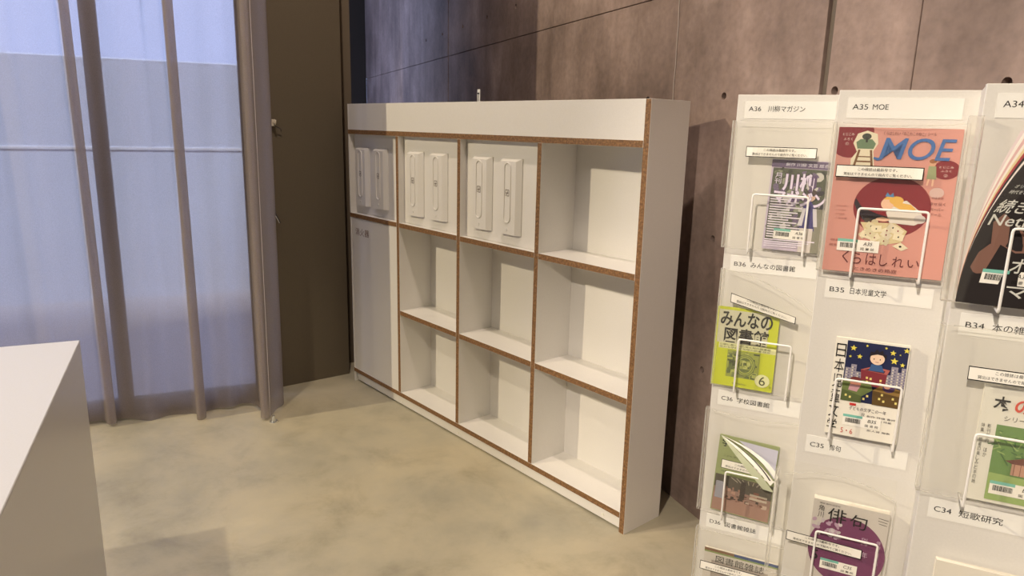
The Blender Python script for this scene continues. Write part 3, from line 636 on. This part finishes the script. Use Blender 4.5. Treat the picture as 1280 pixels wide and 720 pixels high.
art('cover_picture', r, A, d, wp, step=.00002)
lettering('title_lettering', r, M_INK, [('日本児童文学', .003, .004, .021, .196, dict(vertical=True))], d+.0026, wp)
lettering('subtitle_lettering', r, srgb(60, 50, 60), [('子どもの文学この一年', .040, .058, .108, .066), ('対談', .064, .048, .070, .055), ('創作 評論 書評', .074, .048, .126, .052), ('詩 童話 特集', .078, .041, .120, .045), ('新人賞 発表', .078, .018, .120, .022)], d+.0008, wp)
lettering('issue_lettering', r, srgb(190, 70, 60), [('5・6', .030, .006, .052, .017)], d+.0008, wp)
lib_label(r, .031, .024, d+.001, 'B35', wp, .070)
# C36 school library magazine with its corner folded over
gn = srgb(150, 160, 112); r, d, wp = magazine(0, 'C', .026, .142, .205, .004, .014, 'green magazine with a library photo and its top corner curled over', gn, None, ry=.035, zoff=.003)
pal = [srgb(150, 116, 102), srgb(120, 84, 72), srgb(176, 140, 124), srgb(90, 70, 60), srgb(190, 170, 154), srgb(70, 60, 54)]
A = [(R4(.002, .002, .141, .100), srgb(146, 120, 108)), ([(.002, .002), (.141, .002), (.141, .040), (.070, .046), (.002, .050)], srgb(158, 126, 112)), ([(.002, .066), (.141, .060), (.141, .100), (.002, .100)], srgb(86, 80, 70))]
for k in range(7): A.append((LN(.040+k*.014, .098, .058+k*.009, .088, .002), srgb(160, 152, 134)))
rr = random.Random(8)
for k in range(60):
    x = rr.uniform(.004, .125); z = rr.uniform(.034, .066); A.append((R4(x, z, x+rr.uniform(.003, .014), z+rr.uniform(.002, .009)), rr.choice(pal)))
A += [(R4(.006, .036, .028, .082), srgb(150, 150, 160)), (R4(.066, .046, .078, .094), srgb(70, 62, 56)), (R4(.090, .052, .132, .058), srgb(188, 176, 158)), (R4(.090, .062, .132, .067), srgb(170, 160, 144))]
art('cover_photo', r, A, d, wp, step=.00002)
lettering('title_lettering', r, srgb(34, 40, 30), [('学', .008, .176, .026, .198, dict(bold=.02))], d+.0006, wp)
lettering('small_lettering', r, srgb(60, 70, 46), [('こども 学び 読書', .016, .150, .070, .155), ('特集', .014, .108, .030, .112)], d+.0006, wp)
art('notice_sticker', r, [(R4(.012, .118, .110, .1415), M_INK), (R4(.0132, .1192, .110, .1403), M_WHITE)], d+.0007, wp, label='white black-framed notice sticker')
lettering('notice_lettering', r, M_INK, [('この雑誌は最新号', .045, .131, .100, .1365), ('貸出はできませんので館内', .022, .1225, .105, .128)], d+.0013, wp)
# the curled-over pages: ribbons running from the top left corner down to the right
def ribbon(name, e0, e1, mat, n=10, label=None):
    V = []
    for k in range(n+1):
        t = k/n
        for e in (e0, e1): V.append(tuple(sum(c*b for c, b in zip(cc, ((1-t)**2, 2*t*(1-t), t*t))) for cc in zip(*e)))
    V2 = [(x, y-.0006, z) for x, y, z in V]; m_ = len(V); F = []
    for k in range(n): F += [(2*k, 2*k+1, 2*k+3, 2*k+2), (m_+2*k, m_+2*k+2, m_+2*k+3, m_+2*k+1)]
    F += [(2*k, 2*k+2, m_+2*k+2, m_+2*k) for k in range(n)]+[(2*k+1, m_+2*k+1, m_+2*k+3, 2*k+3) for k in range(n)]
    o = obj(name, mesh(name, V+V2, F, smooth=False), mat, r)
    if label: o['label'] = label
A0 = (.002, -.006, .204)
ribbon('curled_cover', (A0, (.055, -.044, .165), (.120, -.040, .104)), (A0, (.085, -.050, .172), (.146, -.048, .106)), srgb(196, 202, 172), label='pale green turned-back cover corner')
ribbon('curled_page', (A0, (.080, -.048, .176), (.136, -.050, .122)), (A0, (.095, -.046, .184), (.142, -.046, .132)), srgb(242, 240, 230))
ribbon('curled_page', (A0, (.088, -.044, .186), (.132, -.049, .134)), (A0, (.092, -.0435, .1872), (.135, -.0485, .1345)), srgb(60, 54, 48), label='dark printed page edge')
ribbon('curled_page', (A0, (.098, -.040, .196), (.146, -.046, .136)), (A0, (.118, -.038, .196), (.150, -.044, .146)), srgb(236, 234, 226))
art('inner_page', r, [([(.045, .200), (.140, .196), (.140, .120), (.100, .165)], srgb(200, 200, 220))], d+.0008, wp)
vinyl(0, 'C', -.006, .226, .275, .010, 'milky clear cover around the green magazine with the curled corner', (lambda x, z: (0, -.024*(z/.275)*math.sin(math.pi*x/.226), 0)), gap=.018, mat=M_VINYL)
# C35 haiku magazine
r, d, wp = magazine(1, 'C', .046, .146, .190, .020, .012, 'thick silver haiku magazine with a large purple circle on its cover', srgb(196, 190, 182), None, ry=.01, back=M_WHITE)
plum = srgb(112, 54, 92)
A = [(EL(.074, .085, .074, .078, 48), plum)]
rr = random.Random(2)
for k in range(26):
    x = rr.uniform(.006, .060); z = rr.uniform(.112, .146); A.append((EL(x, z, rr.uniform(.003, .007), rr.uniform(.002, .005), 7, rot=rr.random()*3), rr.choice([srgb(206, 196, 200), srgb(178, 150, 170), srgb(190, 180, 182)])))
A += [(LN(.125, .178, .144, .176, .001), M_INK), (LN(.125, .172, .142, .170, .001), M_INK), (LN(.127, .166, .142, .164, .001), M_INK)]
art('cover_picture', r, A, d, wp, step=.00003)
lettering('title_lettering', r, M_INK, [('俳', .030, .146, .066, .178, dict(bold=.003)), ('句', .073, .143, .106, .174, dict(bold=.003)), ('角川', .011, .150, .022, .180, dict(vertical=True)), ('雑誌 創刊 記念号', .012, .182, .052, .1855)], d+.0016, wp)
lettering('cover_lettering', r, srgb(206, 180, 200), [('特集 昭和の60年', .030, .082, .115, .096), ('俳句と現代の作家たち', .128, .030, .136, .128, dict(vertical=True)), ('新年詠', .100, .110, .112, .128)], d+.0018, wp)
lettering('issue_lettering', r, M_INK, [('5', .008, .052, .022, .074)], d+.0018, wp)
lib_label(r, .028, .036, d+.0018, 'C35', wp, .072)
def curlC(x, z): u = x/.232; v = z/.25; return (-.0, -.004*math.sin(math.pi*u)-.020*v*v*(1-u), -.055*abs(u-.45)**2*4*v*v*.5)
vinyl(1, 'C', -.034, .232, .262, .011, 'wide bowed clear cover around the haiku magazine', curlC, note=(.036, .090, -.035), gap=.030, mat=M_VINYL)
# D36 magazine, only its top shows
r, d, wp = magazine(0, 'D', .022, .182, .232, .008, .014, 'magazine with a brown and blue top band at the foot of the left rack column', srgb(206, 200, 190), None, ry=.0)
art('cover_band', r, [(R4(0, .224, .075, .2315), srgb(120, 86, 58)), (R4(.075, .224, .182, .2315), srgb(50, 70, 120)), (R4(.0, .220, .182, .224), srgb(128, 148, 84)), (R4(.02, .10, .16, .20), srgb(170, 160, 150))], d, wp)
lettering('title_lettering', r, srgb(60, 56, 50), [('図書館雑誌', .030, .196, .150, .216)], d+.0008, wp)
vinyl(0, 'D', -.004, .226, .285, .010, 'milky clear cover around the lowest magazine of the left rack column', (lambda x, z: (0, -.010*math.sin(math.pi*z/.285), 0)), note=(.020, .178), gap=.018)
# A34 dark film magazine, open pages fanning out behind the leaning front
def leanA(k, e=2.0, f=.0): return lambda x, z: (k*max(z, 0)**e, -f*z*z*4-.006*math.sin(math.pi*min(max(x/.148, 0), 1)), 0)
wpA = leanA(1.12, 2.0, .10)
r, d, wp = magazine(2, 'A', .003, .148, .262, .005, .020, 'black film magazine leaning over with fanned pages in the right rack column', srgb(34, 28, 28), wpA)
pal = [srgb(236, 228, 222), srgb(40, 34, 36), srgb(170, 60, 66), srgb(226, 208, 160), srgb(238, 232, 222), srgb(216, 178, 176), srgb(240, 236, 228), srgb(222, 206, 206)]
for k, m in enumerate(pal):
    wk = leanA(1.06-.060*k, 2.0, .095-.008*k)
    obj('fanned_page', slab(.0005, .148, .0, .264+.002*k, .0008+.0010*k, .0013+.0010*k, 6, 12, wk), m, r)
A = [([(.012, .135), (.020, .150), (.060, .120), (.075, .09), (.060, .088), (.036, .100), (.022, .100), (.012, .085), (.008, .060), (.014, .052), (.018, .062), (.019, .05), (.024, .062), (.028, .052), (.030, .070), (.026, .090)], srgb(124, 90, 78)), (EL(.11, .21, .030, .035), srgb(70, 54, 46))]
art('cover_picture', r, A, d, wp)
lettering('cover_lettering', r, srgb(206, 206, 198), [('続きを拓く', .004, .150, .110, .172, dict(shear=.15, bold=.01)), ('Netflix', .006, .130, .082, .148, dict(bold=.004)), ('オリジナル 作品の', .010, .190, .060, .196, dict(shear=.2)), ('時代をこえたサービス', .008, .181, .066, .187, dict(shear=.2))], d+.0008, wp)
lettering('cover_lettering', r, srgb(206, 206, 198), [('い い', .070, .088, .132, .112, dict(bold=.01)), ('オ ト コ', .060, .056, .136, .080, dict(bold=.01)), ('マ ン', .064, .016, .140, .036, dict(bold=.01))], d+.0008, wp)
lib_label(r, .026, .036, d+.0012, 'A34', wp, .074)
wv = leanA(.30, 1.4, .12)
vinyl(2, 'A', -.018, .222, .300, .012, 'clear cover with a broad milky spine around the black film magazine', (lambda x, z: ((.95*z*z if x < .11 else .95*z*z*(1-(x-.11)/.112)), -.5*z*z*(1-x/.222), 0)), gap=.014, spine=.020, mat=M_VINYL, straight=True)
# B34 book review magazine
r, d, wp = magazine(2, 'B', .066, .145, .206, .008, .014, 'white and green magazine with a painted farmhouse in the right rack column', srgb(228, 226, 214), None, ry=.0)
g1, g2, g3 = srgb(104, 140, 76), srgb(72, 108, 60), srgb(150, 176, 104)
A = [(R4(.026, .006, .143, .140), g1)]
rr = random.Random(6)
for k in range(60):
    x = rr.uniform(.026, .128); z = rr.uniform(.085, .132); A.append((LN(x, z, x+rr.uniform(-.012, .012)+.001, z+rr.uniform(-.02, .006), .0018), rr.choice([g2, g3, g2])))
A += [([(.026, .006), (.143, .006), (.143, .050), (.026, .055)], g3), ([(.046, .080), (.082, .092), (.143, .088), (.143, .078), (.06, .074)], srgb(110, 64, 54)), (R4(.056, .056, .143, .076), srgb(188, 144, 122))]
for k in range(9): A.append((LN(.060+k*.009, .056, .060+k*.009, .076, .0012), srgb(140, 96, 80)))
A += [([(.070, .040), (.143, .050), (.143, .036)], srgb(120, 150, 84)), (EL(.12, .035, .014, .008), srgb(170, 120, 100))]
art('cover_picture', r, A, d, wp, step=.00002)
lettering('title_lettering', r, M_INK, [('本', .016, .164, .040, .190, dict(bold=.02)), ('雑誌', .078, .164, .135, .190, dict(bold=.02))], d+.0022, wp)
lettering('title_lettering', r, srgb(206, 70, 50), [('の', .046, .164, .072, .188, dict(bold=.02))], d+.0022, wp, label='orange character')
lettering('small_lettering', r, srgb(50, 50, 50), [('シリーズ 読み', .034, .148, .100, .158), ('特集 読書の楽しみと本の話', .004, .030, .009, .140, dict(vertical=True)), ('新刊案内 ほか', .013, .080, .018, .140, dict(vertical=True))], d+.0022, wp)
lib_label(r, .030, .018, d+.0024, 'B34', wp, .074)
vinyl(2, 'B', -.010, .232, .302, .012, 'milky clear cover around the farmhouse magazine', (lambda x, z: (0, -.014*math.sin(math.pi*z/.30), 0)), note=(.046, .216), gap=.018, mat=M_VINYLB)
# C34 magazine, only its top edge shows
r, d, wp = magazine(2, 'C', .040, .148, .212, .012, .014, 'cream magazine at the bottom of the right rack column', srgb(226, 220, 206), None)
lettering('title_lettering', r, M_INK, [('短歌研究', .020, .120, .125, .145, dict(bold=.01))], d+.0005, wp)
